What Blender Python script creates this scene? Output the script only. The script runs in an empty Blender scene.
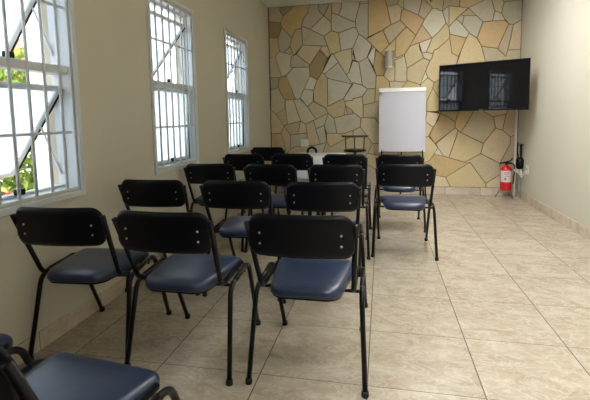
import bpy, bmesh, math, random
from mathutils import Vector, Matrix
from mathutils.geometry import tessellate_polygon
random.seed(7)
scene = bpy.context.scene
COL = scene.collection
PI = math.pi
XL, XR, YB, YF, ZC = -1.775, 1.935, 6.68, -2.6, 2.93

# ------------------------------------------------------------------ helpers
def obj(name, bm, mat, parent=None, smooth=False, bevel=0):
    me = bpy.data.meshes.new(name)
    bmesh.ops.recalc_face_normals(bm, faces=bm.faces[:])
    bm.to_mesh(me); bm.free()
    if smooth:
        for p in me.polygons: p.use_smooth = True
    o = bpy.data.objects.new(name, me)
    COL.objects.link(o)
    if mat: me.materials.append(mat)
    if parent: o.parent = parent
    if bevel:
        m = o.modifiers.new('bevel', 'BEVEL'); m.width = bevel; m.segments = 2; m.limit_method = 'ANGLE'
    return o

def tag(o, label=None, cat=None, group=None, kind=None):
    if label: o['label'] = label
    if cat: o['category'] = cat
    if group: o['group'] = group
    if kind: o['kind'] = kind
    return o

def thing(name, loc, label, cat, rz=0, group=None):
    o = bpy.data.objects.new(name, None); COL.objects.link(o)
    o.location = loc; o.rotation_euler = (0, 0, rz); o.empty_display_size = .1
    return tag(o, label, cat, group)

def box(bm, x0, x1, y0, y1, z0, z1, M=None):
    vs = [bm.verts.new((x, y, z)) for x in (x0, x1) for y in (y0, y1) for z in (z0, z1)]
    if M:
        for v in vs: v.co = M @ v.co
    for f in ((0,1,3,2),(4,6,7,5),(0,4,5,1),(2,3,7,6),(0,2,6,4),(1,5,7,3)):
        bm.faces.new([vs[i] for i in f])
    return bm

def mbox(*a, **k): return box(bmesh.new(), *a, **k)

def fillet(pts, rad, n=6):
    pts = [Vector(p) for p in pts]; out = [pts[0]]
    for i in range(1, len(pts)-1):
        a, b, c = pts[i-1], pts[i], pts[i+1]
        r = rad[i-1] if isinstance(rad, (list, tuple)) else rad
        u = (a-b); v = (c-b); r = min(r, u.length*.48, v.length*.48)
        p0 = b+u.normalized()*r; p2 = b+v.normalized()*r
        for k in range(n+1):
            t = k/n; out.append(p0*(1-t)**2 + b*2*t*(1-t) + p2*t*t)
    out.append(pts[-1]); return out

def tube(bm, pts, r, seg=10, flat=None, caps=True):
    pts = [Vector(p) for p in pts]; rings = []
    t0 = (pts[1]-pts[0]).normalized()
    ref = Vector((1, 0, 0)) if abs(t0.x) < .8 else Vector((0, 0, 1))
    n = (ref - t0*ref.dot(t0)).normalized()
    for i, p in enumerate(pts):
        if i == 0: t = pts[1]-pts[0]
        elif i == len(pts)-1: t = pts[-1]-pts[-2]
        else: t = (pts[i+1]-pts[i]).normalized()+(pts[i]-pts[i-1]).normalized()
        t.normalize(); n = (n - t*n.dot(t)).normalized(); b = t.cross(n)
        rr = r[i] if isinstance(r, (list, tuple)) else r
        rings.append([bm.verts.new(p + n*math.cos(2*PI*k/seg)*rr + b*math.sin(2*PI*k/seg)*rr*(flat or 1)) for k in range(seg)])
    for A, B in zip(rings, rings[1:]):
        for k in range(seg):
            bm.faces.new((A[k], A[(k+1) % seg], B[(k+1) % seg], B[k]))
    if caps: bm.faces.new(rings[0][::-1]); bm.faces.new(rings[-1])
    return bm

def lathe(bm, prof, c=(0, 0, 0), seg=24, M=None):
    rings = []
    for r, z in prof:
        ring = []
        for k in range(seg):
            v = Vector((c[0]+r*math.cos(2*PI*k/seg), c[1]+r*math.sin(2*PI*k/seg), c[2]+z))
            ring.append(bm.verts.new(M @ v if M else v))
        rings.append(ring)
    for A, B in zip(rings, rings[1:]):
        for k in range(seg):
            bm.faces.new((A[k], A[(k+1) % seg], B[(k+1) % seg], B[k]))
    bm.faces.new(rings[0][::-1]); bm.faces.new(rings[-1])
    return bm

# ------------------------------------------------------------------ materials
def srgb(r, g, b):
    f = lambda c: (c/255/12.92) if c/255 <= .04045 else ((c/255+.055)/1.055)**2.4
    return (f(r), f(g), f(b), 1)

class NT:
    def __init__(s, name):
        s.m = bpy.data.materials.new(name); s.m.use_nodes = True
        s.t = s.m.node_tree; s.b = s.t.nodes['Principled BSDF']
    def n(s, ty, **kw):
        nd = s.t.nodes.new(ty)
        for k, v in kw.items():
            if k.startswith('i_'): nd.inputs[k[2:].replace('_', ' ')].default_value = v
            elif k.startswith('n_'): nd.inputs[int(k[2:])].default_value = v
            else: setattr(nd, k, v)
        return nd
    def l(s, a, b): s.t.links.new(a, b)
    def math(s, op, a, b=None):
        nd = s.n('ShaderNodeMath', operation=op)
        for i, x in enumerate((a, b)):
            if x is None: continue
            if isinstance(x, (int, float)): nd.inputs[i].default_value = x
            else: s.l(x, nd.inputs[i])
        return nd.outputs[0]
    def mix(s, f, a, b, bt='MIX'):
        nd = s.n('ShaderNodeMix', data_type='RGBA', blend_type=bt)
        for i, x in ((0, f), (6, a), (7, b)):
            if isinstance(x, (int, float, tuple)): nd.inputs[i].default_value = x
            else: s.l(x, nd.inputs[i])
        return nd.outputs[2]
    def ramp(s, f, stops):
        nd = s.n('ShaderNodeValToRGB'); s.l(f, nd.inputs[0])
        e = nd.color_ramp.elements
        while len(e) < len(stops): e.new(.5)
        for el, (p, c) in zip(e, stops): el.position = p; el.color = c
        return nd.outputs[0]
    def bump(s, h, strength=.3, dist=.01):
        nd = s.n('ShaderNodeBump', i_Strength=strength, i_Distance=dist); s.l(h, nd.inputs['Height'])
        s.l(nd.outputs[0], s.b.inputs['Normal'])

def simple(name, c, rough=.5, metal=0, spec=.5, noise=0, nscale=30, bump=0):
    q = NT(name); q.b.inputs['Roughness'].default_value = rough
    q.b.inputs['Metallic'].default_value = metal
    q.b.inputs['Specular IOR Level'].default_value = spec
    q.b.inputs['Base Color'].default_value = c
    tc = q.n('ShaderNodeTexCoord'); no = q.n('ShaderNodeTexNoise', i_Scale=nscale, i_Detail=4.0)
    q.l(tc.outputs['Object'], no.inputs['Vector'])
    if noise:
        d = tuple(x*(1-noise) for x in c[:3])+(1,); u = tuple(min(1, x*(1+noise)) for x in c[:3])+(1,)
        q.l(q.ramp(no.outputs[0], [(.3, d), (.7, u)]), q.b.inputs['Base Color'])
    if bump: q.bump(no.outputs[0], bump, .002)
    return q.m

M = {}
M['wall'] = simple('wall_paint', srgb(198, 194, 177), .75, noise=.015, nscale=3, bump=.12, spec=.25)
M['ceiling'] = simple('ceiling_paint', srgb(222, 222, 214), .8, noise=.02, spec=.2)
M['white'] = simple('white_aluminium', srgb(206, 213, 219), .35, noise=.02)
M['white_trim'] = simple('white_trim_paint', srgb(206, 212, 216), .45, noise=.02)
M['black'] = simple('black_enamel', srgb(5, 5, 7), .32, spec=.25, noise=.1)
M['plastic'] = simple('black_plastic', srgb(5, 7, 13), .36, noise=.15, nscale=60, bump=.12, spec=.22)
M['rubber'] = simple('black_rubber', srgb(14, 14, 14), .8, noise=.1)
M['steel'] = simple('zinc_screw', srgb(190, 188, 180), .35, metal=.8, noise=.05)
M['vinyl'] = simple('navy_vinyl', srgb(19, 38, 68), .34, noise=.06, nscale=25, bump=.25, spec=.55)
M['paper'] = simple('white_paper', srgb(246, 247, 255), .7, noise=.01)
M['grey_plastic'] = simple('grey_plastic', srgb(150, 156, 150), .5, noise=.03)
M['cloth'] = simple('white_cloth', srgb(232, 232, 232), .9, noise=.02, nscale=8, bump=.2)
M['red'] = simple('red_enamel', srgb(186, 22, 28), .3, noise=.05)
M['label'] = simple('white_label', srgb(208, 196, 192), .5, noise=.03)
M['white_plastic'] = simple('white_plastic', srgb(232, 232, 226), .4, noise=.01)
M['silver'] = simple('brushed_silver', srgb(178, 174, 160), .38, metal=.55, noise=.08, nscale=50)
M['dark_steel'] = simple('dark_steel_wire', srgb(88, 80, 70), .45, metal=.4, noise=.1)
M['screen'] = simple('tv_screen', srgb(4, 6, 12), .03, spec=.6, noise=.02)
M['brown_wood'] = simple('dark_wood', srgb(70, 50, 36), .45, noise=.2, nscale=15)
M['outwall'] = simple('neighbour_plaster', srgb(236, 238, 238), .85, noise=.03, nscale=4, bump=.15)
M['rooftile'] = simple('red_roof_tile', srgb(176, 96, 80), .8, noise=.25, nscale=12)
M['soil'] = simple('garden_ground', srgb(150, 120, 96), .9, noise=.25, nscale=5)

# frosted sash glass
q = NT('frosted_glass')
q.b.inputs['Base Color'].default_value = srgb(232, 240, 246); q.b.inputs['Roughness'].default_value = .35
tr = q.n('ShaderNodeBsdfTranslucent'); tr.inputs[0].default_value = srgb(236, 244, 250)
tp = q.n('ShaderNodeBsdfTransparent'); tp.inputs[0].default_value = srgb(235, 243, 248)
m1 = q.n('ShaderNodeMixShader', n_0=.8); m2 = q.n('ShaderNodeMixShader', n_0=.42)
q.l(q.b.outputs[0], m1.inputs[1]); q.l(tr.outputs[0], m1.inputs[2])
q.l(m1.outputs[0], m2.inputs[1]); q.l(tp.outputs[0], m2.inputs[2])
q.l(m2.outputs[0], q.t.nodes['Material Output'].inputs[0]); M['frost'] = q.m

vb = M['vinyl'].node_tree.nodes['Principled BSDF']; vb.inputs['Coat Weight'].default_value = .28; vb.inputs['Coat Roughness'].default_value = .34
# polished porcelain tile, 0.5 m grid
def tile_mat(name, rough, cols):
    q = NT(name); g = q.n('ShaderNodeNewGeometry')
    mp = q.n('ShaderNodeMapping'); q.l(g.outputs['Position'], mp.inputs[0])
    mp.inputs['Location'].default_value = (1.0605/.5+40, -1.8117/.5+40, 0)
    mp.inputs['Scale'].default_value = (2, 2, 2)
    sp = q.n('ShaderNodeSeparateXYZ'); q.l(mp.outputs[0], sp.inputs[0])
    def edge(o):
        f = q.math('FRACT', o); return q.math('SUBTRACT', .5, q.math('ABSOLUTE', q.math('SUBTRACT', f, .5)))
    ex, ey = edge(sp.outputs[0]), edge(sp.outputs[1])
    gx = q.math('LESS_THAN', ex, .0052); gy = q.math('LESS_THAN', ey, .0034)
    grout = q.math('MAXIMUM', gx, gy)
    fl = q.n('ShaderNodeVectorMath', operation='FLOOR'); q.l(mp.outputs[0], fl.inputs[0])
    fl2 = q.n('ShaderNodeVectorMath', operation='MULTIPLY'); q.l(fl.outputs[0], fl2.inputs[0]); fl2.inputs[1].default_value = (1, 1, 0)
    wn = q.n('ShaderNodeTexWhiteNoise'); q.l(fl2.outputs[0], wn.inputs[0])
    off = q.n('ShaderNodeVectorMath', operation='MULTIPLY_ADD'); q.l(wn.outputs[1], off.inputs[0])
    off.inputs[1].default_value = (9, 9, 9); q.l(g.outputs['Position'], off.inputs[2])
    rot = q.n('ShaderNodeMapping'); q.l(off.outputs[0], rot.inputs[0])
    rot.inputs['Rotation'].default_value = (0, 0, .75); rot.inputs['Scale'].default_value = (1.0, 1.7, 1.3)
    n1 = q.n('ShaderNodeTexNoise', i_Scale=4.2, i_Detail=9.0, i_Roughness=.66, i_Distortion=.9); q.l(rot.outputs[0], n1.inputs[0])
    n2 = q.n('ShaderNodeTexNoise', i_Scale=6.5, i_Detail=8.0, i_Roughness=.62, i_Distortion=2.0); q.l(rot.outputs[0], n2.inputs[0])
    base = q.ramp(n1.outputs[0], [(.32, srgb(*cols[0])), (.5, srgb(*cols[1])), (.68, srgb(*cols[2]))])
    vein = q.ramp(n2.outputs[0], [(.46, (0, 0, 0, 1)), (.5, (1, 1, 1, 1)), (.54, (0, 0, 0, 1))])
    c1 = q.mix(q.math('MULTIPLY', vein, .35), base, srgb(204, 196, 180))
    tone = q.math('ADD', q.math('MULTIPLY', wn.outputs[0], .07), .96)
    c2 = q.mix(1.0, c1, tone, 'MULTIPLY')
    c3 = q.mix(grout, c2, srgb(66, 54, 38))
    q.l(c3, q.b.inputs['Base Color'])
    q.l(q.math('ADD', q.math('MULTIPLY', grout, .4), rough), q.b.inputs['Roughness'])
    q.bump(q.math('SUBTRACT', 1.0, grout), .25, .002)
    return q.m
M['tile'] = tile_mat('porcelain_floor_tile', .26, ((146, 133, 113), (160, 149, 130), (173, 163, 144)))
M['skirt'] = tile_mat('porcelain_skirting', .35, ((176, 160, 140), (196, 182, 162), (210, 198, 180)))

# stone cladding: per-stone colour comes from a colour attribute (each stone's own colour)
q = NT('stone_cladding')
at = q.n('ShaderNodeAttribute', attribute_name='stone'); g = q.n('ShaderNodeNewGeometry')
of = q.n('ShaderNodeVectorMath', operation='MULTIPLY_ADD'); q.l(at.outputs['Color'], of.inputs[0]); of.inputs[1].default_value = (40, 50, 60); q.l(g.outputs['Position'], of.inputs[2])
n1 = q.n('ShaderNodeTexNoise', i_Scale=3.5, i_Detail=6.0, i_Roughness=.65, i_Distortion=1.0); q.l(of.outputs[0], n1.inputs[0])
n2 = q.n('ShaderNodeTexNoise', i_Scale=28.0, i_Detail=5.0); q.l(g.outputs['Position'], n2.inputs[0])
tint = q.ramp(n1.outputs[0], [(.3, (.80, .74, .64, 1)), (.5, (1, 1, 1, 1)), (.7, (1.0, .985, .96, 1))])
c = q.mix(.55, at.outputs['Color'], tint, 'MULTIPLY')
c = q.mix(.25, c, q.ramp(n2.outputs[0], [(.3, (.7, .7, .68, 1)), (.65, (1, 1, 1, 1))]), 'MULTIPLY')
q.l(c, q.b.inputs['Base Color']); q.b.inputs['Roughness'].default_value = .6
q.b.inputs['Specular IOR Level'].default_value = .3
q.bump(n2.outputs[0], .3, .003); M['stone'] = q.m

# leaves
def leafmat(name, a, b, c):
    q = NT(name); g = q.n('ShaderNodeObjectInfo'); ge = q.n('ShaderNodeNewGeometry')
    q.l(q.ramp(ge.outputs['Random Per Island'], [(0, a), (.5, b), (1, c)]), q.b.inputs['Base Color'])
    q.b.inputs['Roughness'].default_value = .5
    tr = q.n('ShaderNodeBsdfTranslucent'); tr.inputs[0].default_value = b
    mx = q.n('ShaderNodeMixShader', n_0=.3); q.l(q.b.outputs[0], mx.inputs[1]); q.l(tr.outputs[0], mx.inputs[2])
    q.l(mx.outputs[0], q.t.nodes['Material Output'].inputs[0]); return q.m
M['leaf'] = leafmat('green_leaf', srgb(70, 104, 40), srgb(124, 160, 70), srgb(190, 205, 100))
M['pink'] = leafmat('pink_bloom', srgb(160, 70, 60), srgb(196, 118, 104), srgb(210, 150, 120))
M['orange'] = leafmat('orange_bloom', srgb(226, 170, 60), srgb(236, 186, 80), srgb(226, 150, 70))

# ------------------------------------------------------------------ camera
CAM = dict(H=1.206, f=423.2774, yaw=-.2035, pitch=-.1007, roll=-.0171, cy=159.5376)
def cam_axes():
    y, p, r = CAM['yaw'], CAM['pitch'], CAM['roll']
    f = Vector((math.sin(y)*math.cos(p), math.cos(y)*math.cos(p), math.sin(p)))
    rt = Vector((math.cos(y), -math.sin(y), 0)); up = rt.cross(f)
    return rt*math.cos(r)+up*math.sin(r), -rt*math.sin(r)+up*math.cos(r), f
R_, U_, F_ = cam_axes()
cd = bpy.data.cameras.new('camera'); co = bpy.data.objects.new('camera', cd); COL.objects.link(co)
m = Matrix.Identity(4)
for i in range(3): m[i][0] = R_[i]; m[i][1] = U_[i]; m[i][2] = -F_[i]
m[2][3] = CAM['H']; co.matrix_world = m
cd.sensor_width = 36; cd.sensor_fit = 'HORIZONTAL'; cd.lens = CAM['f']/590*36
cd.shift_y = (CAM['cy']-200)/590; cd.clip_start = .02
scene.camera = co

# ------------------------------------------------------------------ room shell
def struct(name, bm, mat, **k):
    o = obj(name, bm, mat, **k); o['kind'] = 'structure'; return o
WT = .18
struct('floor', mbox(XL-WT, XR+WT, YF-WT, YB+WT, -.1, 0), M['tile'])
struct('ceiling', mbox(XL-WT, XR+WT, YF-WT, YB+WT, ZC, ZC+.12), M['ceiling'])
struct('wall_right', mbox(XR, XR+WT, YF-WT, YB+WT, 0, ZC), M['wall'])
# left wall with window openings
WZ0, WZ1 = .80, 2.185
WIN = [(y0, y0+.735) for y0 in (-3.0+1.645*k+1.102 for k in range(0, 5))]
WIN = [(1.439+1.645*k, 1.439+.765+1.645*k) for k in (-2, -1, 0, 1, 2)]
bm = bmesh.new(); ys = [YF-WT]
for a, b in WIN:
    box(bm, XL-WT, XL, ys[-1], a, 0, ZC); ys.append(b)
    box(bm, XL-WT, XL, a, b, 0, WZ0); box(bm, XL-WT, XL, a, b, WZ1, ZC)
box(bm, XL-WT, XL, ys[-1], YB+WT, 0, ZC)
struct('wall_left', bm, M['wall'])
# front wall, behind the camera
bm = bmesh.new()
box(bm, XL, XR, YF-WT, YF, 0, ZC)
struct('wall_front', bm, M['brown_wood'])

# skirting
struct('baseboard_right', mbox(XR-.009, XR, YF, YB, 0, .10), M['skirt'])
struct('baseboard_left', mbox(XL, XL+.008, YF, YB, 0, .10), M['skirt'])
struct('baseboard_back', mbox(XL+.008, XR-.009, YB-.012, YB, 0, .105), M['skirt'])

# ------------------------------------------------------------------ back wall, crazy-paved stone
L1 = []
def crop(ox, oy, s, txt):
    for ln in txt.strip().split('\n'):
        for pl in ln.split(';'):
            p = [tuple(float(v) for v in a.split(',')) for a in pl.split()]
            if len(p) > 1: L1.append([(ox+x/s, oy+y/s) for x, y in p])
S = 6.894
crop(268, 0, S, '''90,-60 85,35 80,75 105,110 85,155 95,190 75,250 68,290 80,355 60,380 45,400
105,110 195,35 200,-60;290,-60 290,35 275,90 245,130 232,180
95,190 165,262 190,205 215,198 232,195
165,262 152,320 110,365 80,355;152,320 178,383 110,370
178,383 240,310 232,195 232,180;232,180 290,203 385,250 437,212 487,228 586,190
290,203 385,110 350,75 345,-60;385,110 415,50 430,-60;385,110 435,155 440,90 437,-60;435,155 437,212
440,90 485,105 586,150;485,105 505,60 515,-60;240,310 410,318 385,250
487,228 503,350 430,378 410,318;503,350 586,330;365,345 410,400;375,318 355,350 320,400
430,378 415,400;430,378 450,372;178,383 195,375 235,400;0,150 85,155;0,262 70,262''')
crop(353, 0, S, '''50,-90 50,0 45,30 15,150 20,190 40,235 90,270 190,370 215,395
15,150 0,155;20,190 0,190;45,30 105,20;105,-90 105,255 90,270
90,270 262,170 325,140 335,70;220,-90 220,0 235,45 262,170
235,45 305,30 350,60 335,70;305,30 318,0 318,-90
350,60 450,105 492,135 545,60 586,60;495,-90 495,0 545,50 545,60
450,105 475,0 475,-90;350,60 350,-90;325,140 368,185 432,245 492,135
368,185 190,370;205,208 245,298;432,245 390,320 355,375 310,395
295,262 290,395;390,320 455,295 545,262 475,170;455,295 485,400
545,262 586,215;545,262 505,360;130,310 95,400;155,335 150,400
40,235 0,340 15,400;485,362 550,370 545,400''')
crop(438, 0, S, '''0,70 30,75 75,40 150,48 210,55 320,0 330,-90;150,48 148,-90;40,-90 40,0 30,75
75,40 75,185;30,75 55,160 75,185;0,225 55,158;75,185 125,130 210,55
210,55 265,108 310,150 268,262 215,228 125,130;155,102 265,108;155,102 180,108 168,170
75,185 80,262;80,235 195,262 215,228;80,262 0,335;80,262 95,365 55,400
95,365 150,395;195,262 160,345 135,400;268,262 300,320 225,400
300,320 410,335 480,400;410,335 488,165 460,140 310,150;370,-90 370,0 392,75 375,145
392,75 438,92 455,15 445,0 445,-90;438,92 460,130 488,165 520,168 610,115
455,15 510,8 600,-5;525,168 480,345 465,390;480,345 600,340;410,335 400,400''')
crop(268, 50, S, '''0,190 75,190 125,175 160,140 175,120 285,118;155,118 160,45 195,30;155,118 175,120
50,50 80,15;50,50 80,140 95,185;195,30 290,105 285,118 290,180 340,205 375,155 440,25
290,105 355,0;355,0 410,55;440,25 455,30 485,85 580,235 586,235
485,85 390,165 375,155;390,165 410,195 580,238;410,195 412,390
412,390 520,335 580,238;455,30 530,0;555,160 580,70 575,0
290,180 248,270 315,278 340,205;315,278 315,350 395,400;315,350 270,390 220,335 248,270
220,335 190,340 130,180;190,340 120,345 105,330 70,260 75,190;70,260 20,275 -10,275
120,345 120,400;175,342 185,400;520,335 530,355 586,345;530,355 540,400''')
crop(353, 50, S, '''0,30 15,70 40,85 100,50 125,0;100,50 160,175;155,0 140,110 160,175
0,75 40,85 65,245;160,0 210,40 275,75;160,175 210,178 235,120 250,75
210,178 250,215 262,330;250,215 285,215 355,222 375,212;285,215 290,85 275,75
275,75 355,40 372,125 370,190 375,212;355,40 375,0;372,125 485,55 460,0
485,55 530,75 545,55;530,75 500,145 435,225;375,212 465,240 500,145
375,212 335,262 330,330;500,145 515,190 586,245;545,55 586,100;465,240 460,420
515,190 465,240;560,225 550,265 510,350;550,265 586,320
65,245 100,268 155,265 160,175;0,225 65,245;100,268 65,320 0,335
65,320 70,380 150,360 155,265;150,360 180,355 262,330 330,330 460,330;545,55 560,0''')
crop(268, 100, S, '''0,45 20,65 55,100 115,60 118,0;55,100 110,180 135,168 118,60
135,168 225,145 175,0;225,145 260,165 330,132 235,0;330,132 415,92 395,55 310,10 270,45
415,92 455,125 525,105 535,40 530,10;525,105 586,95;535,40 586,75
455,125 475,230 405,228 388,175 415,92;475,230 510,235 586,210
110,180 155,240 230,232 270,228 260,165;225,145 205,235
155,240 155,340 130,370;110,180 90,230 125,370;0,230 90,230
315,140 330,200 388,175;330,200 360,305 270,320 270,228;360,305 405,290 388,175
405,290 430,325 510,280 586,250;155,340 190,320 270,320;405,290 380,350 380,420
130,370 125,600;270,320 280,600;-10,420 600,425''')
crop(353, 100, S, '''65,0 70,120 55,125 0,85;70,120 150,125 170,105;55,125 50,185 0,210
50,185 135,300 170,300 330,310;150,125 180,165 330,170 500,150;135,300 100,370 60,420
510,80 586,78;505,150 550,185 586,140;550,185 520,250 586,330;500,150 510,80
60,420 90,600;100,370 300,400 300,600;520,250 330,310 330,170;505,150 500,150;330,310 300,400''')
crop(420, 105, 4.705, '''30,30 95,40 130,55 165,80 165,108 70,182 45,145 95,40
165,108 192,130 250,35 255,-10;75,182 110,240 135,248 180,120
192,130 298,180 285,228 210,270 135,248;298,180 355,108 345,55 300,30 290,-10
345,55 405,42 388,118 355,108;388,118 425,150 425,180 375,275
285,228 375,275 380,325 308,370 235,270 210,270;235,270 120,340 70,330 -20,330
120,340 145,390;-20,215 20,225 110,240;405,42 415,20 420,-20;165,80 180,35 190,-20;308,370 310,395
100,30 100,-20;30,30 30,-20;-10,25 30,30;380,325 430,340 500,345;-60,420 500,415''')

crop(0, 0, 1, '''441,101 460,95 474,103;460,95 455,70 461,50;455,70 434,83;482,103 490,80 482,46;490,80 515,90 506,114;515,90 530,92;455,70 490,80;510,137 530,128
397,158 410,170 430,160 438,148;410,170 408,190;362,161 380,172 397,170;340,187 345,174 362,172;345,174 330,161''')
def seg_int(a, b, c, d):
    r = (b[0]-a[0], b[1]-a[1]); s = (d[0]-c[0], d[1]-c[1]); k = r[0]*s[1]-r[1]*s[0]
    if abs(k) < 1e-9: return None
    t = ((c[0]-a[0])*s[1]-(c[1]-a[1])*s[0])/k; u = ((c[0]-a[0])*r[1]-(c[1]-a[1])*r[0])/k
    return t, u
def unproj(x, y, Y):
    d = F_+R_*(x-295)/CAM['f']-U_*(y-CAM['cy'])/CAM['f']; t = Y/d.y
    return (d.x*t, CAM['H']+d.z*t)
def planar_faces(lines, snap):
    """faces of a drawing of joint lines; loose line ends are first carried on to the nearest joint"""
    lines = [list(l) for l in lines]
    for rnd_ in range(3):
        S_ = [(a, b) for l in lines for a, b in zip(l, l[1:])]
        ends = [l[0] for l in lines]+[l[-1] for l in lines]+[p for l in lines for p in l[1:-1]]
        for P in ends:
            own = [s_ for s_ in S_ if math.dist(s_[0], P) < snap or math.dist(s_[1], P) < snap]
            if len(own) != 1: continue
            s0 = own[0]; best = None
            other = s0[0] if math.dist(s0[1], P) < snap else s0[1]
            on = False
            for a, b in S_:
                if (a, b) == s0: continue
                L2 = (b[0]-a[0])**2+(b[1]-a[1])**2
                if L2 < 1e-9: continue
                t = max(0, min(1, ((P[0]-a[0])*(b[0]-a[0])+(P[1]-a[1])*(b[1]-a[1]))/L2))
                q = (a[0]+t*(b[0]-a[0]), a[1]+t*(b[1]-a[1])); d = math.dist(P, q)
                if d < snap*.8: on = True; break
                # keep going roughly the way the line was heading
                dirn = (P[0]-other[0], P[1]-other[1]); dl = math.hypot(*dirn) or 1
                cosv = ((q[0]-P[0])*dirn[0]+(q[1]-P[1])*dirn[1])/dl/d
                if cosv < .2: continue
                for e in (a, b):
                    if math.dist(q, e) < .025: q = e
                if d < .13 and (best is None or d < best[0]): best = (d, q)
            if not on and best: lines.append([P, best[1]]); S_.append((P, best[1]))
    V = []
    def vid(p):
        for i, q in enumerate(V):
            if (p[0]-q[0])**2+(p[1]-q[1])**2 < snap*snap: return i
        V.append(p); return len(V)-1
    segs = []
    for pl in lines:
        ids = [vid(p) for p in pl]
        segs += [(a, b) for a, b in zip(ids, ids[1:]) if a != b]
    # points lying near a segment split it; crossings add points
    for i in range(len(segs)):
        for j in range(i+1, len(segs)):
            a, b = segs[i]; c, d = segs[j]
            if len({a, b, c, d}) < 4: continue
            r = seg_int(V[a], V[b], V[c], V[d])
            if r and 0 < r[0] < 1 and 0 < r[1] < 1:
                vid((V[a][0]+(V[b][0]-V[a][0])*r[0], V[a][1]+(V[b][1]-V[a][1])*r[0]))
    E_ = set()
    for a, b in segs:
        A, B = V[a], V[b]; L = math.hypot(B[0]-A[0], B[1]-A[1]); on = []
        for k, P in enumerate(V):
            if k in (a, b): continue
            t = ((P[0]-A[0])*(B[0]-A[0])+(P[1]-A[1])*(B[1]-A[1]))/L/L
            if 0 < t < 1:
                dd = abs((P[0]-A[0])*(B[1]-A[1])-(P[1]-A[1])*(B[0]-A[0]))/L
                if dd < snap*.8: on.append((t, k))
        ch = [a]+[k for t, k in sorted(on)]+[b]
        for x, y in zip(ch, ch[1:]):
            if x != y: E_.add((min(x, y), max(x, y)))
    nb = {}
    for a, b in E_: nb.setdefault(a, set()).add(b); nb.setdefault(b, set()).add(a)
    st = [k for k in nb if len(nb[k]) == 1]
    while st:
        k = st.pop()
        if len(nb[k]) != 1: continue
        o = nb[k].pop(); nb[o].discard(k)
        if len(nb[o]) == 1: st.append(o)
    order = {k: sorted(s, key=lambda o: math.atan2(V[o][1]-V[k][1], V[o][0]-V[k][0])) for k, s in nb.items() if s}
    seen = set(); faces = []
    for a in order:
        for b in order[a]:
            if (a, b) in seen: continue
            f = []; u, v = a, b
            while (u, v) not in seen:
                seen.add((u, v)); f.append(u)
                l = order[v]; w = l[(l.index(u)-1) % len(l)]
                u, v = v, w
            ar = sum(V[f[i]][0]*V[f[(i+1) % len(f)]][1]-V[f[(i+1) % len(f)]][0]*V[f[i]][1] for i in range(len(f)))/2
            faces.append((ar, [V[k] for k in f]))
    big = max(faces, key=lambda t: abs(t[0])); sg = big[0] > 0
    faces = [(ar, tidy(f)) for ar, f in faces]
    return [f for ar, f in faces if (ar > 0) != sg and abs(ar) > .0015]
def tidy(f):
    ch = True
    while ch and len(f) > 3:
        ch = False
        for i in range(len(f)):
            a, b, c = f[i-1], f[i], f[(i+1) % len(f)]
            u = (b[0]-a[0], b[1]-a[1]); v = (c[0]-b[0], c[1]-b[1]); lu, lv = math.hypot(*u), math.hypot(*v)
            if lu < .018 or (u[0]*v[0]+u[1]*v[1])/(lu*lv+1e-9) < -.9:
                f = f[:i]+f[i+1:]; ch = True; break
    return f
def clip(pl, x0, x1, z0, z1):   # clip polylines to a rectangle
    out = []
    for a, b in zip(pl, pl[1:]):
        t0, t1 = 0., 1.; dx, dz = b[0]-a[0], b[1]-a[1]; ok = True
        for pp, qq in ((-dx, a[0]-x0), (dx, x1-a[0]), (-dz, a[1]-z0), (dz, z1-a[1])):
            if abs(pp) < 1e-12:
                if qq < 0: ok = False
            else:
                t = qq/pp
                if pp < 0: t0 = max(t0, t)
                else: t1 = min(t1, t)
        if ok and t0 < t1: out.append([(a[0]+dx*t0, a[1]+dz*t0), (a[0]+dx*t1, a[1]+dz*t1)])
    return out
sx0, sx1, sz0, sz1 = XL+.012, XR-.004, .107, ZC
lines = []
for pl in L1: lines += clip([unproj(x, y, YB) for x, y in pl], sx0, sx1, sz0, sz1)
lines.append([(sx0, sz0), (sx1, sz0), (sx1, sz1), (sx0, sz1), (sx0, sz0)])
stones = planar_faces(lines, .013)
PAL = dict(W=(205, 200, 184), X=(222, 220, 210), B=(205, 188, 152), Y=(202, 180, 130), O=(200, 164, 108),
           D=(158, 130, 82), G=(160, 154, 136), P=(200, 178, 148))
SAMP = '''271,30D 285,10G 290,22O 305,12O 316,15W 323,8G 318,28W 338,20W 283,37W 297,38B 310,37W 331,37Y 345,40X 350,8W 361,30W
370,15O 378,45O 393,15B 392,33B 408,20O 406,40O 412,7W 423,8B 428,25W 434,20O 418,40O 425,48W 435,50Y 441,25O 448,15W 445,42Y
460,30X 473,20W 468,12Y 478,8W 497,5B 508,10W 490,33O 455,42O 470,45Y 485,52B 505,35P 515,35P 515,52P 283,62W 297,62W 318,62D
300,78W 287,92O 310,85X 307,97X 322,85Y 338,90X 333,62X 340,72X 345,58B 274,78G 378,60O 367,70W 358,62W 400,65B 414,60Y 421,70Y
382,85O 368,95B 355,90X 430,80Y 275,110W 288,105W 300,110W 316,108B 335,112P 330,125W 345,122W 318,130W 325,132Y 340,140Y
440,125O 432,115B 462,120O 480,120B 503,118B 512,120P 470,148Y 450,145B 497,145B 445,165O 467,178Y 485,165B 512,150P 500,183B
435,183B 365,75B 371,38O 353,75X 352,100W 365,115B 362,130B 373,135B 280,125B 290,135Y 298,138W 306,128B 347,135Y 355,120W
275,140Y 283,140B 427,88B 432,95Y 370,100B 410,84O 395,82B 388,75B 393,62B 374,55X 356,45X 400,48O 388,50Y 365,55W 430,60B'''
samp = [(unproj(float(a.split(',')[0]), float(a.split(',')[1][:-1]), YB), a[-1]) for a in SAMP.split()]
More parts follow.
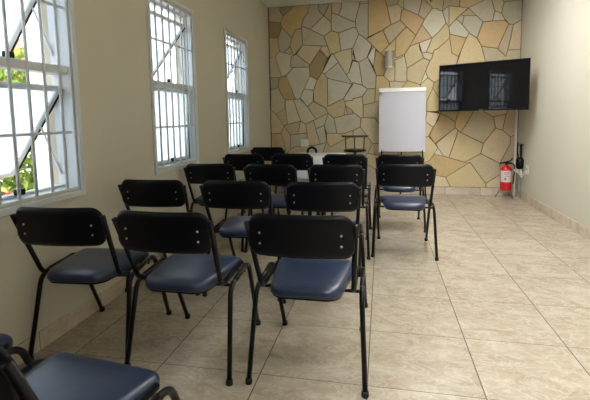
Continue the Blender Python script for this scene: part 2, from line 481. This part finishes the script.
def inside(p, poly):
    c = False; n = len(poly)
    for i in range(n):
        x1, y1 = poly[i]; x2, y2 = poly[(i+1) % n]
        if (y1 > p[1]) != (y2 > p[1]) and p[0] < (x2-x1)*(p[1]-y1)/(y2-y1)+x1: c = not c
    return c
def shrink(poly, d):
    n = len(poly); out = []
    ar = sum(poly[i][0]*poly[(i+1) % n][1]-poly[(i+1) % n][0]*poly[i][1] for i in range(n))
    s = 1 if ar > 0 else -1
    for i in range(n):
        a, b, c = [Vector(poly[k % n]) for k in (i-1, i, i+1)]
        u = (b-a).normalized(); v = (c-b).normalized()
        nu = Vector((-u.y, u.x))*s; nv = Vector((-v.y, v.x))*s; h = nu+nv
        if h.length < .3: h = nu*.8
        else: h = h/(h.length**2)*2
        if h.length > 2: h = h.normalized()*2
        q = b+h*d; out.append((q.x, q.y))
    return out
bm = bmesh.new(); lay = bm.loops.layers.color.new('stone') if False else bm.loops.layers.float_color.new('stone')
grout = srgb(92, 70, 42)
fs = len(bm.faces)
box(bm, XL-.0, XR, YB, YB+WT, 0, ZC)
for f in bm.faces:
    for lp in f.loops: lp[lay] = grout
for poly in stones:
    hit = [c for p, c in samp if inside(p, poly)]
    base = PAL[hit[0] if hit else random.choice('WBBYPB')]
    k = random.uniform(.93, 1.04); colr = srgb(*[min(255, (c*.62+m_*.38)*k+random.uniform(-2, 2)) for c, m_ in zip(base, (204, 194, 168))])
    p0 = shrink(poly, .0042); p1 = shrink(poly, .0085)
    dy = random.uniform(.007, .013)
    a = [bm.verts.new((x, YB+.001, z)) for x, z in p0]
    b = [bm.verts.new((x, YB-dy*.6, z)) for x, z in p0]
    c = [bm.verts.new((x, YB-dy, z)) for x, z in p1]
    nf = []
    n = len(poly)
    for i in range(n):
        j = (i+1) % n
        nf.append(bm.faces.new((a[i], a[j], b[j], b[i]))); nf.append(bm.faces.new((b[i], b[j], c[j], c[i])))
    for tri_ in tessellate_polygon([[v.co for v in c]]): nf.append(bm.faces.new([c[k_] for k_ in tri_]))
    for f in nf:
        for lp in f.loops: lp[lay] = colr
struct('wall_back', bm, M['stone'])
print('STONES', len(stones))

# ------------------------------------------------------------------ windows
def ring_frame(bm, x0, x1, y0, y1, z0, z1, w):
    box(bm, x0, x1, y0, y0+w, z0, z1); box(bm, x0, x1, y1-w, y1, z0, z1)
    box(bm, x0, x1, y0+w, y1-w, z0, z0+w); box(bm, x0, x1, y0+w, y1-w, z1-w, z1)
    return bm
ZM = 1.495
def make_window(n, a, b, up, lo):
    t = bpy.data.objects.new('window_%d' % n, None); COL.objects.link(t); t.location = (XL, (a+b)/2, WZ0); t['kind'] = 'structure'
    Y = (b-a)/2
    T = lambda bm: bm
    zt = WZ1-WZ0; zm = ZM-WZ0
    # moulded trim round the opening on the room side
    bm = bmesh.new(); ring_frame(bm, .0005, .016, -Y-.032, Y+.032, -.042, zt+.042, .034)
    obj('window_trim', bm, M['white_trim'], t, bevel=.004)
    # aluminium box frame set in the reveal
    bm = bmesh.new(); ring_frame(bm, -.115, -.002, -Y+.001, Y-.001, .001, zt-.001, .014)
    ring_frame(bm, -.115, -.07, -Y+.02, Y-.02, .02, zt-.02, .012)
    obj('window_frame', bm, M['white'], t, bevel=.002)
    obj('mid_rail', mbox(-.11, -.015, -Y+.022, Y-.022, zm-.024, zm+.024), M['white'], t, bevel=.003)
    # security bars: six uprights and two flats
    for k in range(6):
        y = Y-.092-.111*k
        obj('bar', tube(bmesh.new(), [(-.012, y, .015), (-.012, y, zt-.015)], .0085, 8), M['white'], t, smooth=True)
    for z in (1.138, 1.848):
        obj('crossbar', mbox(-.024, -.018, -Y+.01, Y-.01, z-WZ0-.008, z-WZ0+.008), M['white'], t)
    # sashes, hinged high and pushed out at the bottom
    for z0, z1, ang, lat in ((zm+.024, zt-.03, up, 0), (.028, zm-.024, lo, 1)):
        h = z1-z0; piv = bpy.data.objects.new('sash', None)
        drop = .12*math.sin(ang)
        Mx = Matrix.Translation((-.05, 0, z1-drop)) @ Matrix.Rotation(ang, 4, 'Y')
        w = Y-.045
        bm = bmesh.new()
        for (y0, y1, q0, q1) in ((-w, -w+.028, -h, 0), (w-.028, w, -h, 0), (-w+.028, w-.028, -h, -h+.028), (-w+.028, w-.028, -.028, 0)):
            box(bm, -.012, .012, y0, y1, q0, q1, M=Mx)
        s = obj('sash', bm, M['white'], t, bevel=.002)
        obj('glass_pane', mbox(-.002, .002, -w+.026, w-.026, -h+.026, -.026, M=Mx), M['frost'], s)
        bm = bmesh.new()
        for y0, y1 in ((-w-.010, -w), (w, w+.010)): box(bm, -.018, .017, y0, y1, -h, -.01, M=Mx)
        box(bm, -.014, .0, -w, w, -h-.006, -h, M=Mx)
        obj('gasket', bm, M['rubber'], s)
        # stay arms on both jambs
        if ang > .15:
            for y in (-w-.004, w+.004):
                p0 = Vector((-.09, y, z1-drop-h*.55)); p0 = Vector((-.09, y, z0+.05+drop*.2)); p1 = Mx @ Vector((0, y, -h*.42))
                obj('stay_arm', tube(bmesh.new(), [p0+Vector((0, 0, .0)), p1], .007, 6), M['white'], t)
        yl = 0 if n != 3 else .1
        obj('latch', mbox(-.062, -.030, yl-.028, yl+.018, z0+.002, z0+.034), M['plastic'], t, bevel=.004)
    return t
ANG = {1: (.62, .63), 2: (.68, .03), 3: (.55, .03), 4: (.7, .7), 5: (.7, .7)}
for n, k in ((1, 2), (2, 3), (3, 4), (4, 1), (5, 0)):
    make_window(n, WIN[k][0], WIN[k][1], *ANG[n])

# ------------------------------------------------------------------ outside
struct('ground', mbox(-14, XL-WT-.002, -8, 20, -.25, -.15), M['soil'])
struct('wall_neighbour', box(mbox(-3.45, -3.3, 3.66, 12, -.15, 3.4), -3.45, -3.3, -6, 1.0, -.15, 3.4), M['outwall'])
o = obj('pillar', mbox(-3.15, -3.0, 3.38, 3.52, -.15, 3.5), M['outwall'], bevel=.01)
tag(o, 'white plastered pillar outside the nearest window', 'pillar')
t = thing('house', (-9.5, 9.6, -.15), 'distant white house with red tiled roof seen through nearest window', 'house')
obj('wall', mbox(-1.6, 1.6, -1.6, 1.6, 0, 2.9), M['outwall'], t)
bm = bmesh.new()
v = [bm.verts.new(p) for p in ((-1.9, -1.9, 2.85), (1.9, -1.9, 2.85), (1.9, 1.9, 2.85), (-1.9, 1.9, 2.85), (0, -.8, 3.55), (0, .8, 3.55))]
for f in ((0, 1, 4), (1, 2, 5, 4), (2, 3, 5), (3, 0, 4, 5), (3, 2, 1, 0)): bm.faces.new([v[i] for i in f])
obj('roof', bm, M['rooftile'], t)

def foliage(c, r, n, size, seed):
    rnd = random.Random(seed); bm = bmesh.new()
    for i in range(n):
        th, ph = rnd.uniform(0, 2*PI), math.acos(rnd.uniform(-1, 1)); k = rnd.uniform(.45, 1)**.5
        lump = 1+.22*math.sin(3*th+seed)*math.sin(2*ph)
        p = Vector((c[0]+r[0]*k*lump*math.sin(ph)*math.cos(th), c[1]+r[1]*k*lump*math.sin(ph)*math.sin(th), c[2]+r[2]*k*math.cos(ph)))
        s = size*rnd.uniform(.6, 1.3)
        q = Matrix.Translation(p) @ Matrix.Rotation(rnd.uniform(0, 6.3), 4, 'Z') @ Matrix.Rotation(rnd.uniform(-1.2, 1.2), 4, 'X') @ Matrix.Rotation(rnd.uniform(-1, 1), 4, 'Y')
        vs = [bm.verts.new(q @ Vector(a)) for a in ((0, -s, 0), (s*.45, -s*.1, s*.12), (0, s, 0), (-s*.45, -s*.1, s*.12))]
        bm.faces.new((vs[0], vs[1], vs[2])); bm.faces.new((vs[0], vs[2], vs[3]))
    return bm
def shrub(name, loc, r, zc, n, size, label, seed, bloom=None):
    t = thing(name, loc, label, 'shrub')
    obj('foliage', foliage((0, 0, zc), r, n, size, seed), M['leaf'], t)
    if bloom: obj('blossom', foliage((.05, -.02, zc), (r[0]*1.02, r[1]*1.02, r[2]*1.02), n//(12 if bloom == 'orange' else 2), size*1.1, seed+9), M[bloom], t)
    bm = bmesh.new()
    for k in range(4): tube(bm, [(0, 0, 0), (.15*math.cos(k*1.6), .15*math.sin(k*1.6), zc*.6), (.3*math.cos(k*1.7), .3*math.sin(k*1.7), zc)], .015, 6)
    obj('stem', bm, M['brown_wood'], t)
shrub('garden_shrub', (-4.5, 4.62, -.15), (.5, .5, .75), 1.0, 1500, .07, 'tall leafy green shrub beside the white pillar', 3)
shrub('flowering_shrub', (-3.65, 3.2, -.15), (.38, .3, .34), .46, 900, .05, 'low shrub with pink blossoms below the open sash of nearest window', 5, 'pink')
shrub('blossoming_tree', (-5.6, 5.8, -.15), (.5, .55, .33), 2.15, 900, .07, 'green tree with orange blossoms under the distant red roof', 8, 'orange')

# ------------------------------------------------------------------ chairs
def rr_outline(w0, w1, y0, y1, r, n=6, rf=None):
    pts = []
    rf = rf or r
    for cx, cy, a0, r in ((w1-rf, y1-rf, 0, rf), (-w1+rf, y1-rf, PI/2, rf), (-w0+r, y0+r, PI, r), (w0-r, y0+r, 1.5*PI, r)):
        for k in range(n+1):
            a = a0+PI/2*k/n; pts.append((cx+r*math.cos(a), cy+r*math.sin(a)))
    return pts
def rings_mesh(out, cy, prof):
    bm = bmesh.new(); rings = []
    for s, z in prof: rings.append([bm.verts.new((x*s, cy+(y-cy)*s, z)) for x, y in out])
    n = len(out)
    for A, B in zip(rings, rings[1:]):
        for k in range(n): bm.faces.new((A[k], A[(k+1) % n], B[(k+1) % n], B[k]))
    bm.faces.new(rings[0][::-1]); bm.faces.new(rings[-1])
    return bm
def back_shell(W, z0, z1, r, th=.016):
    bm = bmesh.new(); us = [-1+.5*(1-math.cos(PI*k/26))*2 for k in range(27)]
    nz = 8; F, B = [], []
    for u in us:
        x = u*W; d = max(0, abs(x)-(W-r)); e = r-math.sqrt(max(0, r*r-d*d))
        r2 = r*1.35; d2 = max(0, abs(x)-(W-r2)); e2 = r2-math.sqrt(max(0, r2*r2-d2*d2))
        a, b = z0+e, z1-e2
        yc = -.083+.030*u*u      # wraps forward at the sides
        F.append([]); B.append([])
        for k in range(nz+1):
            z = a+(b-a)*k/nz; tt = (z-z0)/(z1-z0)
            lean = -.018*(tt-.5)
            edge = .35 if (k in (0, nz) or u in (us[0], us[-1])) else 1
            F[-1].append(bm.verts.new((x, yc+lean+th/2*edge, z)))
            B[-1].append(bm.verts.new((x, yc+lean-th/2*edge, z)))
    nu = len(us)
    for i in range(nu-1):
        for k in range(nz):
            bm.faces.new((F[i][k], F[i+1][k], F[i+1][k+1], F[i][k+1])); bm.faces.new((B[i][k], B[i][k+1], B[i+1][k+1], B[i+1][k]))
        bm.faces.new((F[i][0], B[i][0], B[i+1][0], F[i+1][0])); bm.faces.new((F[i][nz], F[i+1][nz], B[i+1][nz], B[i][nz]))
    for i in (0, nu-1):
        for k in range(nz): bm.faces.new((F[i][k], F[i][k+1], B[i][k+1], B[i][k]))
    return bm

def make_chair(name, loc, rz, label):
    t = thing(name, loc, label, 'chair', rz, 'training room chairs')
    out = rr_outline(.165, .204, -.008, .405, .075, rf=.038)
    seat = obj('seat', rings_mesh(out, .2, [(.93, .420), (.985, .423), (1, .430), (1, .446), (.985, .457), (.95, .465), (.88, .471), (.7, .476), (.4, .478), (.1, .4785)]), M['vinyl'], t, smooth=True)
    obj('seat_pan', rings_mesh(out, .2, [(.9, .410), (.96, .413), (.972, .424), (.8, .425)]), M['plastic'], t)
    back = obj('backrest', back_shell(.223, .626, .811, .042), M['plastic'], t, smooth=True)
    sc = []
    for s in (-1, 1):
        for z in (.727, .681):
            lean = -.018*((z-.626)/.18-.5); y = -.083+.030*(.171/.226)**2+lean-.008
            Mx = Matrix.Translation((s*.171, y, z)) @ Matrix.Rotation(PI/2, 4, 'X')
            obj('screw', lathe(bmesh.new(), [(.005, 0), (.005, .002), (.0026, .0038)], seg=10, M=Mx), M['steel'], back)
    for s in (-1, 1):
        p = fillet([(s*.228, -.072, .771), (s*.209, .072, .430), (s*.207, .360, .446)], .05, 7)
        post = obj('back_post', tube(bmesh.new(), p, .0115, 10), M['black'], t, smooth=True)
        full = fillet([(s*.262, 0, .012), (s*.243, .100, .420), (s*.238, .378, .445), (s*.223, .560, .012)], .055, 7)
        n = len(full)//2
        obj('leg', tube(bmesh.new(), full[:n], .012, 10), M['black'], t, smooth=True)
        obj('leg', tube(bmesh.new(), full[n:], .012, 10), M['black'], t, smooth=True)
        obj('side_rail', tube(bmesh.new(), [full[n-1], full[n]], .012, 10), M['black'], t, smooth=True)
        for (x, y) in ((s*.262, 0), (s*.223, .562)):
            obj('foot_cap', lathe(bmesh.new(), [(.014, 0), (.016, .003), (.0155, .022), (.013, .026)], (x, y, 0), 12), M['rubber'], t, smooth=True)
    for y, z in ((.13, .415), (.31, .420)):
        obj('crossbar', tube(bmesh.new(), [(-.243, y, z), (.243, y, z)], .008, 8), M['black'], t, smooth=True)
    return t
def copy_tree(o, parent=None):
    c = o.copy(); COL.objects.link(c)
    if parent: c.parent = parent
    for ch in kids[o.name]: copy_tree(ch, c)
    return c
CH = [
 (-.329, 1.735, -.003, 'black chair with navy seat whose whole back faces us at front centre'),
 (-.937, 1.714, -.012, 'navy seated black chair directly left of the front centre chair'),
 (-1.476, 1.731, .067, 'navy seated black chair below the nearest window, full back in view'),
 (-1.497, 2.592, .049, 'black chair against left wall between the nearest and middle windows, second row'),
 (-.918, 2.601, .013, 'second row black chair with its navy seat corner showing left of centre chair back'),
 (-.361, 2.592, .05, 'second row black chair just behind the front centre chair back'),
 (-1.495, 3.546, .046, 'black chair beside the left wall under right edge of middle window'),
 (-.935, 3.529, -.03, 'third row black chair in second column from the windows'),
 (-.369, 3.522, -.015, 'third row black chair on the aisle, behind two backs of its column'),
 (-1.488, 4.473, -.01, 'fourth row black chair by left wall just before the far window'),
 (-.956, 4.554, -.08, 'fourth row black chair whose back hides left end of white table'),
 (-.380, 4.486, -.02, 'fourth row black chair directly in front of the stool'),
 (-1.490, 5.499, -.02, 'farthest black chair in the left corner beneath the far window'),
 (.188, 3.578, -.015, 'black chair standing right of the aisle with navy seat and all four legs clear'),
 (.178, 4.444, -.03, 'black chair right of the aisle, rear one directly below the flip chart'),
 (-.882, .706, -.13, 'nearest turned black chair with bright navy seat cut by bottom left edge'),
 (-1.490, .805, -.1, 'black chair at left picture edge showing only a navy seat corner'),
]
first = make_chair('training_chair', (CH[0][0], CH[0][1], 0), CH[0][2], CH[0][3])
kids = {}
for o in COL.objects: kids.setdefault(o.name, [])
for o in COL.objects:
    if o.parent: kids[o.parent.name].append(o)
for x, y, r, lab in CH[1:]:
    c = copy_tree(first); c.location = (x, y, 0); c.rotation_euler = (0, 0, r); c['label'] = lab

# ------------------------------------------------------------------ flip chart
t = thing('flip_chart', (.283, 6.3, 0), 'white flip chart on slim easel before the stone wall', 'flip chart')
Mt = Matrix.Rotation(-.05, 4, 'X')
zb, zt_ = .672, 1.592
obj('board', mbox(-.322, .322, .012, .024, zb+.012, zt_-.01), M['grey_plastic'], t, bevel=.002)
bm = bmesh.new()
nx, nz = 12, 14; g = {}
for i in range(nx+1):
    for k in range(nz+1):
        u, w_ = i/nx, k/nz
        g[i, k] = bm.verts.new((-.325+.65*u, -.002-.006*(1-w_)*math.sin(PI*u), zb+(1.535-zb)*w_))
for i in range(nx):
    for k in range(nz): bm.faces.new((g[i, k], g[i+1, k], g[i+1, k+1], g[i, k+1]))
bmesh.ops.solidify(bm, geom=bm.faces[:], thickness=.006)
obj('paper_pad', bm, M['paper'], t, smooth=False)
obj('clamp_bar', mbox(-.327, .327, -.014, .012, 1.537, zt_), M['white_plastic'], t, bevel=.003)
for p0, p1 in (((-.28, .02, zb+.1), (-.335, -.12, 0)), ((.28, .02, zb+.1), (.335, -.12, 0)), ((0, .03, 1.45), (0, .30, 0))):
    l = obj('leg', tube(bmesh.new(), [p0, p1], .011, 10), M['black'], t, smooth=True)
    obj('foot_cap', lathe(bmesh.new(), [(.014, 0), (.014, .03)], (p1[0], p1[1], 0), 10), M['rubber'], l)
obj('crossbar', tube(bmesh.new(), [(-.29, -.005, zb-.02+.02), (.29, -.005, zb)], .006, 8), M['black'], t)

# ------------------------------------------------------------------ small table with cloth
TX, TY, TZ = -.85, 5.76, .685
t = thing('small_table', (TX, TY, 0), 'small table hidden under a white cloth behind the chairs', 'table')
obj('tabletop', rings_mesh(rr_outline(.345, .345, -.27, .27, .10), 0, [(1, TZ-.030), (1, TZ-.006)]), M['brown_wood'], t)
for sx in (-1, 1):
    for sy in (-1, 1): obj('leg', tube(bmesh.new(), [(sx*.2, sy*.18, TZ-.03), (sx*.23, sy*.2, 0)], .018, 8), M['brown_wood'], t)
out = rr_outline(.35, .35, -.275, .275, .11, 8)
bm = bmesh.new(); rings = []
for j, (s, z) in enumerate([(.05, TZ+.001), (.5, TZ+.001), (.97, TZ+.001), (1.0, TZ-.004), (1.015, TZ-.03), (1.02, TZ-.18), (1.03, TZ-.33), (1.045, .22)]):
    ring = []
    for i, (x, y) in enumerate(out):
        wv = 1+(.018*math.sin(i*1.45)*max(0, (j-4))/3 if j > 4 else 0)
        ring.append(bm.verts.new((x*s*wv, y*s*wv, z)))
    rings.append(ring)
for A, B in zip(rings, rings[1:]):
    for k in range(len(out)): bm.faces.new((A[k], A[(k+1) % len(out)], B[(k+1) % len(out)], B[k]))
bm.faces.new(rings[0])
o = obj('tablecloth', bm, M['cloth'], smooth=True); o.location = (TX, TY, 0)
tag(o, 'white cloth draped over the small table behind the chairs', 'tablecloth')

# headset on the cloth
HX, HY = -.975, 5.93
t = thing('headset', (HX, HY, TZ+.002), 'black arched headset on back of the white cloth', 'headset')
arc = [(.062*math.cos(a), 0, .018+.062*math.sin(a)) for a in [PI*k/14 for k in range(15)]]
obj('headband', tube(bmesh.new(), arc, .017, 8), M['plastic'], t, smooth=True)
for s in (-1, 1):
    Mx = Matrix.Translation((s*.062, 0, .026)) @ Matrix.Rotation(PI/2, 4, 'Y')
    obj('ear_cup', lathe(bmesh.new(), [(.02, -.012), (.026, -.006), (.026, .006), (.02, .012)], seg=14, M=Mx), M['plastic'], t, smooth=True)

# ------------------------------------------------------------------ stool
t = thing('stool', (-.395, 6.36, 0), 'black stool with curved back rail on thin rods against stone wall', 'stool')
obj('seat', lathe(bmesh.new(), [(.10, .668), (.155, .674), (.168, .690), (.166, .704), (.13, .712), (.02, .712)], seg=28), M['plastic'], t, smooth=True)
obj('pole', tube(bmesh.new(), [(0, 0, .02), (0, 0, .67)], .024, 14), M['black'], t, smooth=True)
obj('base', lathe(bmesh.new(), [(.2, 0), (.2, .012), (.12, .028), (.03, .045)], seg=28), M['black'], t, smooth=True)
fr = [(.17*math.cos(a), .17*math.sin(a), .26) for a in [2*PI*k/24 for k in range(25)]]
obj('foot_ring', tube(bmesh.new(), fr, .01, 8), M['black'], t, smooth=True)
obj('ring_spoke', tube(bmesh.new(), [(-.17, 0, .26), (.17, 0, .26)], .007, 8), M['black'], t)
rail = [(.19*math.sin(a)*1.0, .03-.10*math.cos(a)-.03, .905) for a in [-1.35+2.7*k/16 for k in range(17)]]
obj('back_rail', tube(bmesh.new(), rail, .017, 8, flat=.9), M['brown_wood'], t, smooth=True)
for x in (-.135, 0, .14):
    yy = -math.sqrt(max(0, 1-(x/.19)**2))*.10
    obj('back_rod', tube(bmesh.new(), [(x*.95, yy*.9, .70), (x, yy, .905)], .008, 6), M['black'], t, smooth=True)

# ------------------------------------------------------------------ wall sconce, wall plates
t = thing('wall_sconce', (.107, YB-.012, 1.925), 'cylindrical silver wall lamp mounted high on the stone wall', 'wall lamp')
obj('mount', mbox(-.035, .035, -.04, .004, .07, .15), M['silver'], t, bevel=.004)
bm = bmesh.new()
lathe(bm, [(.066, 0), (.066, .225), (.060, .225), (.058, .01), (.060, 0)][:2], (0, -.095, 0), 24)
obj('lamp_shade', bm, M['silver'], t, smooth=False, bevel=.004)
obj('diffuser', lathe(bmesh.new(), [(.060, -.012), (.060, .0)], (0, -.095, 0), 24), M['white_plastic'], t)

t = thing('switch_plate', (-1.21, YB-.0125, .785), 'square white switch plate on the stone wall', 'switch plate')
obj('plate', mbox(-.062, .062, -.008, 0, -.058, .058), M['white_plastic'], t, bevel=.003)
obj('rocker', mbox(-.018, .018, -.012, -.007, -.032, .032), M['white_plastic'], t, bevel=.002)
t = thing('wall_outlet', (XR, 6.20, .435), 'white wall outlet on the right wall near the corner', 'outlet')
obj('plate', mbox(-.009, 0, -.045, .045, -.06, .06), M['white_plastic'], t, bevel=.003)
obj('socket', mbox(-.012, -.008, -.02, .02, -.03, .03), M['grey_plastic'], t, bevel=.002)

# ------------------------------------------------------------------ television
A = Vector((.797, 6.36)); B = Vector((1.815, 5.86)); mid = (A+B)/2; d = (B-A); W = d.length; rz = math.atan2(d.y, d.x)
t = thing('television', (mid.x, mid.y, 1.245), 'large black flat television swung out from the right wall', 'television', rz)
obj('screen', mbox(-W/2+.010, W/2-.010, -.022, -.016, .018, .632), M['screen'], t)
bm = bmesh.new(); 
for x0, x1, z0, z1 in ((-W/2, -W/2+.010, 0, .642), (W/2-.010, W/2, 0, .642), (-W/2+.01, W/2-.01, 0, .018), (-W/2+.01, W/2-.01, .632, .642)):
    box(bm, x0, x1, -.024, .004, z0, z1)
obj('bezel', bm, M['black'], t)
obj('back_cover', mbox(-W/2+.004, W/2-.004, -.014, .022, .004, .638), M['grey_plastic'], t, bevel=.006)
obj('back_housing', mbox(-W/2+.15, W/2-.15, .02, .055, .06, .50), M['plastic'], t, bevel=.01)
obj('maker_badge', mbox(-.022, .022, -.0255, -.0235, .005, .013), M['grey_plastic'], t)
ir = Matrix.Rotation(-rz, 4, 'Z')
def tl(x, y, z): v = ir @ Vector((x-mid.x, y-mid.y, z-1.245)); return (v.x, v.y, v.z)
obj('wall_arm', tube(bmesh.new(), [tl(XR-.02, 6.45, 1.56), tl(1.62, 6.40, 1.56), tl(mid.x+.03, mid.y+.07, 1.56)], .016, 8), M['black'], t)
bm = mbox(-.02, -.001, -.05, .05, -.12, .12)
for v in bm.verts:
    q = tl(XR+v.co.x, 6.45+v.co.y, 1.56+v.co.z); v.co = q
obj('wall_bracket', bm, M['black'], t)

o = obj('cable_conduit', mbox(XR-.046, XR-.018, YB-.034, YB-.013, 0, 1.50), M['white_plastic'], bevel=.003)
tag(o, 'white cable conduit running down the corner below the television', 'conduit')

# ------------------------------------------------------------------ fire extinguisher on tripod stand
EX, EY = 1.735, 6.46
t = thing('extinguisher_stand', (EX, EY, 0), 'thin metal tripod stand under the fire extinguisher', 'stand')
rg = [(.078*math.cos(a), .078*math.sin(a), .105) for a in [2*PI*k/24 for k in range(25)]]
obj('ring', tube(bmesh.new(), rg, .005, 6), M['silver'], t, smooth=True)
obj('support_bar', tube(bmesh.new(), [(-.078, 0, .105), (.078, 0, .105)], .004, 6), M['silver'], t)
for fx, fy in ((-.13, .03), (.075, -.10), (.10, .13)):
    k_ = .078/math.hypot(fx, fy)
    obj('leg', tube(bmesh.new(), [(fx*k_, fy*k_, .112), (fx, fy, .0)], .0065, 6), M['dark_steel'], t, smooth=True)
t = thing('fire_extinguisher', (EX, EY, .111), 'red fire extinguisher with white label standing in the right corner', 'fire extinguisher')
obj('cylinder', lathe(bmesh.new(), [(.06, 0), (.074, .008), (.077, .02), (.077, .285), (.070, .315), (.05, .338), (.028, .35), (.026, .372)], seg=28), M['red'], t, smooth=True)
lb = bmesh.new()
for z0, z1 in ((.125, .285),):
    n = 20; pr = []
    for k in range(n+1):
        a = PI*1.05+PI*.95*k/n-.0; pr.append((0.0782*math.cos(a), 0.0782*math.sin(a)))
    vs = [(lb.verts.new((x, y, z0)), lb.verts.new((x, y, z1))) for x, y in pr]
    for p0, p1 in zip(vs, vs[1:]): lb.faces.new((p0[0], p1[0], p1[1], p0[1]))
obj('paper_label', lb, M['label'], t)
lb = bmesh.new()
for zc, hh, a0, a1 in ((.258, .006, 4.1, 5.0), (.232, .005, 4.2, 4.7), (.21, .004, 4.3, 5.1), (.17, .016, 4.2, 4.5)):
    vs = []
    for k in range(9):
        a = a0+(a1-a0)*k/8; vs.append((lb.verts.new((0.0788*math.cos(a), 0.0788*math.sin(a), zc-hh)), lb.verts.new((0.0788*math.cos(a), 0.0788*math.sin(a), zc+hh))))
    for p0, p1 in zip(vs, vs[1:]): lb.faces.new((p0[0], p1[0], p1[1], p0[1]))
obj('label_print', lb, simple('dark_print', srgb(90, 84, 96), .6, noise=.05), t)
obj('valve', lathe(bmesh.new(), [(.02, .368), (.02, .40), (.012, .41)], seg=14), M['black'], t)
obj('handle', tube(bmesh.new(), [(-.09, 0, .385), (-.04, 0, .392), (.0, 0, .402), (.07, -.01, .385)], .011, 8), M['plastic'], t)
obj('lever', tube(bmesh.new(), [(0, 0, .405), (.05, -.02, .428), (.075, -.02, .462)], .009, 8), M['plastic'], t)
obj('hose', tube(bmesh.new(), fillet([(.02, 0, .385), (.105, 0, .38), (.108, .0, .25), (.095, -.0, .09)], .04), .009, 8), M['rubber'], t, smooth=True)

# ------------------------------------------------------------------ cables hung on the right wall
CX, CY = XR-.035, 6.40
t = thing('cable_bundle', (CX, CY, 0), 'black cable coil bound in the middle and hung on right wall beside extinguisher', 'cable')
bm = bmesh.new()
for k, (dy, x) in enumerate(((-.02, -.052), (.015, -.044), (.0, .010), (.03, .004))):
    tube(bm, fillet([(x*.5, dy*.7, .56), (x, dy, .66), (x*.9, dy*1.1, .80-.01*k)], .05), .0085, 6)
obj('cable_loop', bm, M['rubber'], t, smooth=True)
obj('wall_hook', mbox(-.055, .035, -.012, .012, .755, .765), M['black'], t, bevel=.003)
bm = bmesh.new(); tube(bm, [(-.01, 0, .425), (-.01, 0, .45), (-.01, .0, .55), (-.01, 0, .585)], [.03, .05, .052, .03], 12, flat=1.2)
obj('cable_wrap', bm, M['plastic'], t, smooth=True)
bm = bmesh.new()
for k, (a, b, c) in enumerate(((-.03, .07, .31), (.0, -.05, .30), (.03, -.09, .34), (.02, .05, .36))):
    tube(bm, fillet([(-.005, a, .44), (-.045-.012*k, b, .40), (.02-.01*k, (a+b)/2-.04, c), (-.004*k, a-.05, .36), (-.005, a, .44)], .04), .006, 6)
obj('white_cable', bm, M['white_plastic'], t, smooth=True)
bm = bmesh.new()
for k, dy in enumerate((-.02, .0, .03)):
    tube(bm, fillet([(-.005, dy, .44), (-.01, dy+.02*k, .3), (.0, dy*1.5, .17), (.004, dy, .02+.03*k)], .08), .006, 6)
obj('grey_cable', bm, M['grey_plastic'], t, smooth=True)
obj('outlet_lead', tube(bmesh.new(), fillet([(-.01, -.02, .40), (-.02, -.11, .36), (.0, -.2, .38), (.022, -.2, .425)], .04), .005, 6), M['white_plastic'], t, smooth=True)

# ------------------------------------------------------------------ added fill lights, unseen above the frame, to brighten the room
q = NT('fill_light_glow'); q.b.inputs['Emission Color'].default_value = (1, .99, .985, 1); q.b.inputs['Emission Strength'].default_value = 60.0
M['glow'] = q.m
for k, (x, y) in enumerate(((.72, -1.6), (.72, .5), (.72, 2.6), (.72, 4.7))):
    t = thing('added_fill_light', (x, y, ZC-.045), 'long white unseen fill light added over the right hand aisle', 'ceiling lamp', group='added fill lights')
    obj('housing', box(box(box(box(mbox(-.17, .17, -.62, .62, .02, .046), -.17, -.155, -.62, .62, 0, .02), .155, .17, -.62, .62, 0, .02), -.155, .155, -.62, -.60, 0, .02), -.155, .155, .60, .62, 0, .02), M['white'], t)
    obj('diffuser', mbox(-.155, .155, -.60, .60, .006, .019), M['glow'], t)
    obj('added_light_baffle', mbox(-.178, -.170, -.62, .62, -.38, .046), M['plastic'], t)  # plate added to keep direct light off the left wall

# ------------------------------------------------------------------ light
w = bpy.data.worlds.new('world'); scene.world = w; w.use_nodes = True
nt = w.node_tree; bg = nt.nodes['Background']
bg.inputs[0].default_value = (.93, .97, 1.0, 1); bg.inputs[1].default_value = 4.6
def portal(name, loc, rot, sx, sy):
    l = bpy.data.lights.new(name, 'AREA'); l.shape = 'RECTANGLE'; l.size = sx; l.size_y = sy
    l.cycles.is_portal = True
    o = bpy.data.objects.new(name, l); COL.objects.link(o); o.location = loc; o.rotation_euler = rot
for a, b in WIN:
    portal('window_portal', (XL-WT-.35, (a+b)/2, (WZ0+WZ1)/2), (0, -PI/2, 0), WZ1-WZ0+.3, b-a+.1)
sl = bpy.data.lights.new('sun', 'SUN'); sl.energy = 5; sl.angle = .01; sl.color = (1, .97, .92)
so = bpy.data.objects.new('sun', sl); COL.objects.link(so)
so.rotation_euler = Vector((-math.cos(1.08)*.95, math.cos(1.08)*.31, -math.sin(1.08))).to_track_quat('-Z', 'Y').to_euler()

scene.view_settings.view_transform = 'Standard'; scene.view_settings.look = 'None'
scene.view_settings.gamma = 1; scene.view_settings.use_curve_mapping = False
scene.view_settings.exposure = 0
scene.cycles.use_denoising = True
scene.cycles.max_bounces = 12; scene.cycles.diffuse_bounces = 8; scene.cycles.transparent_max_bounces = 16
scene.cycles.sample_clamp_indirect = 6
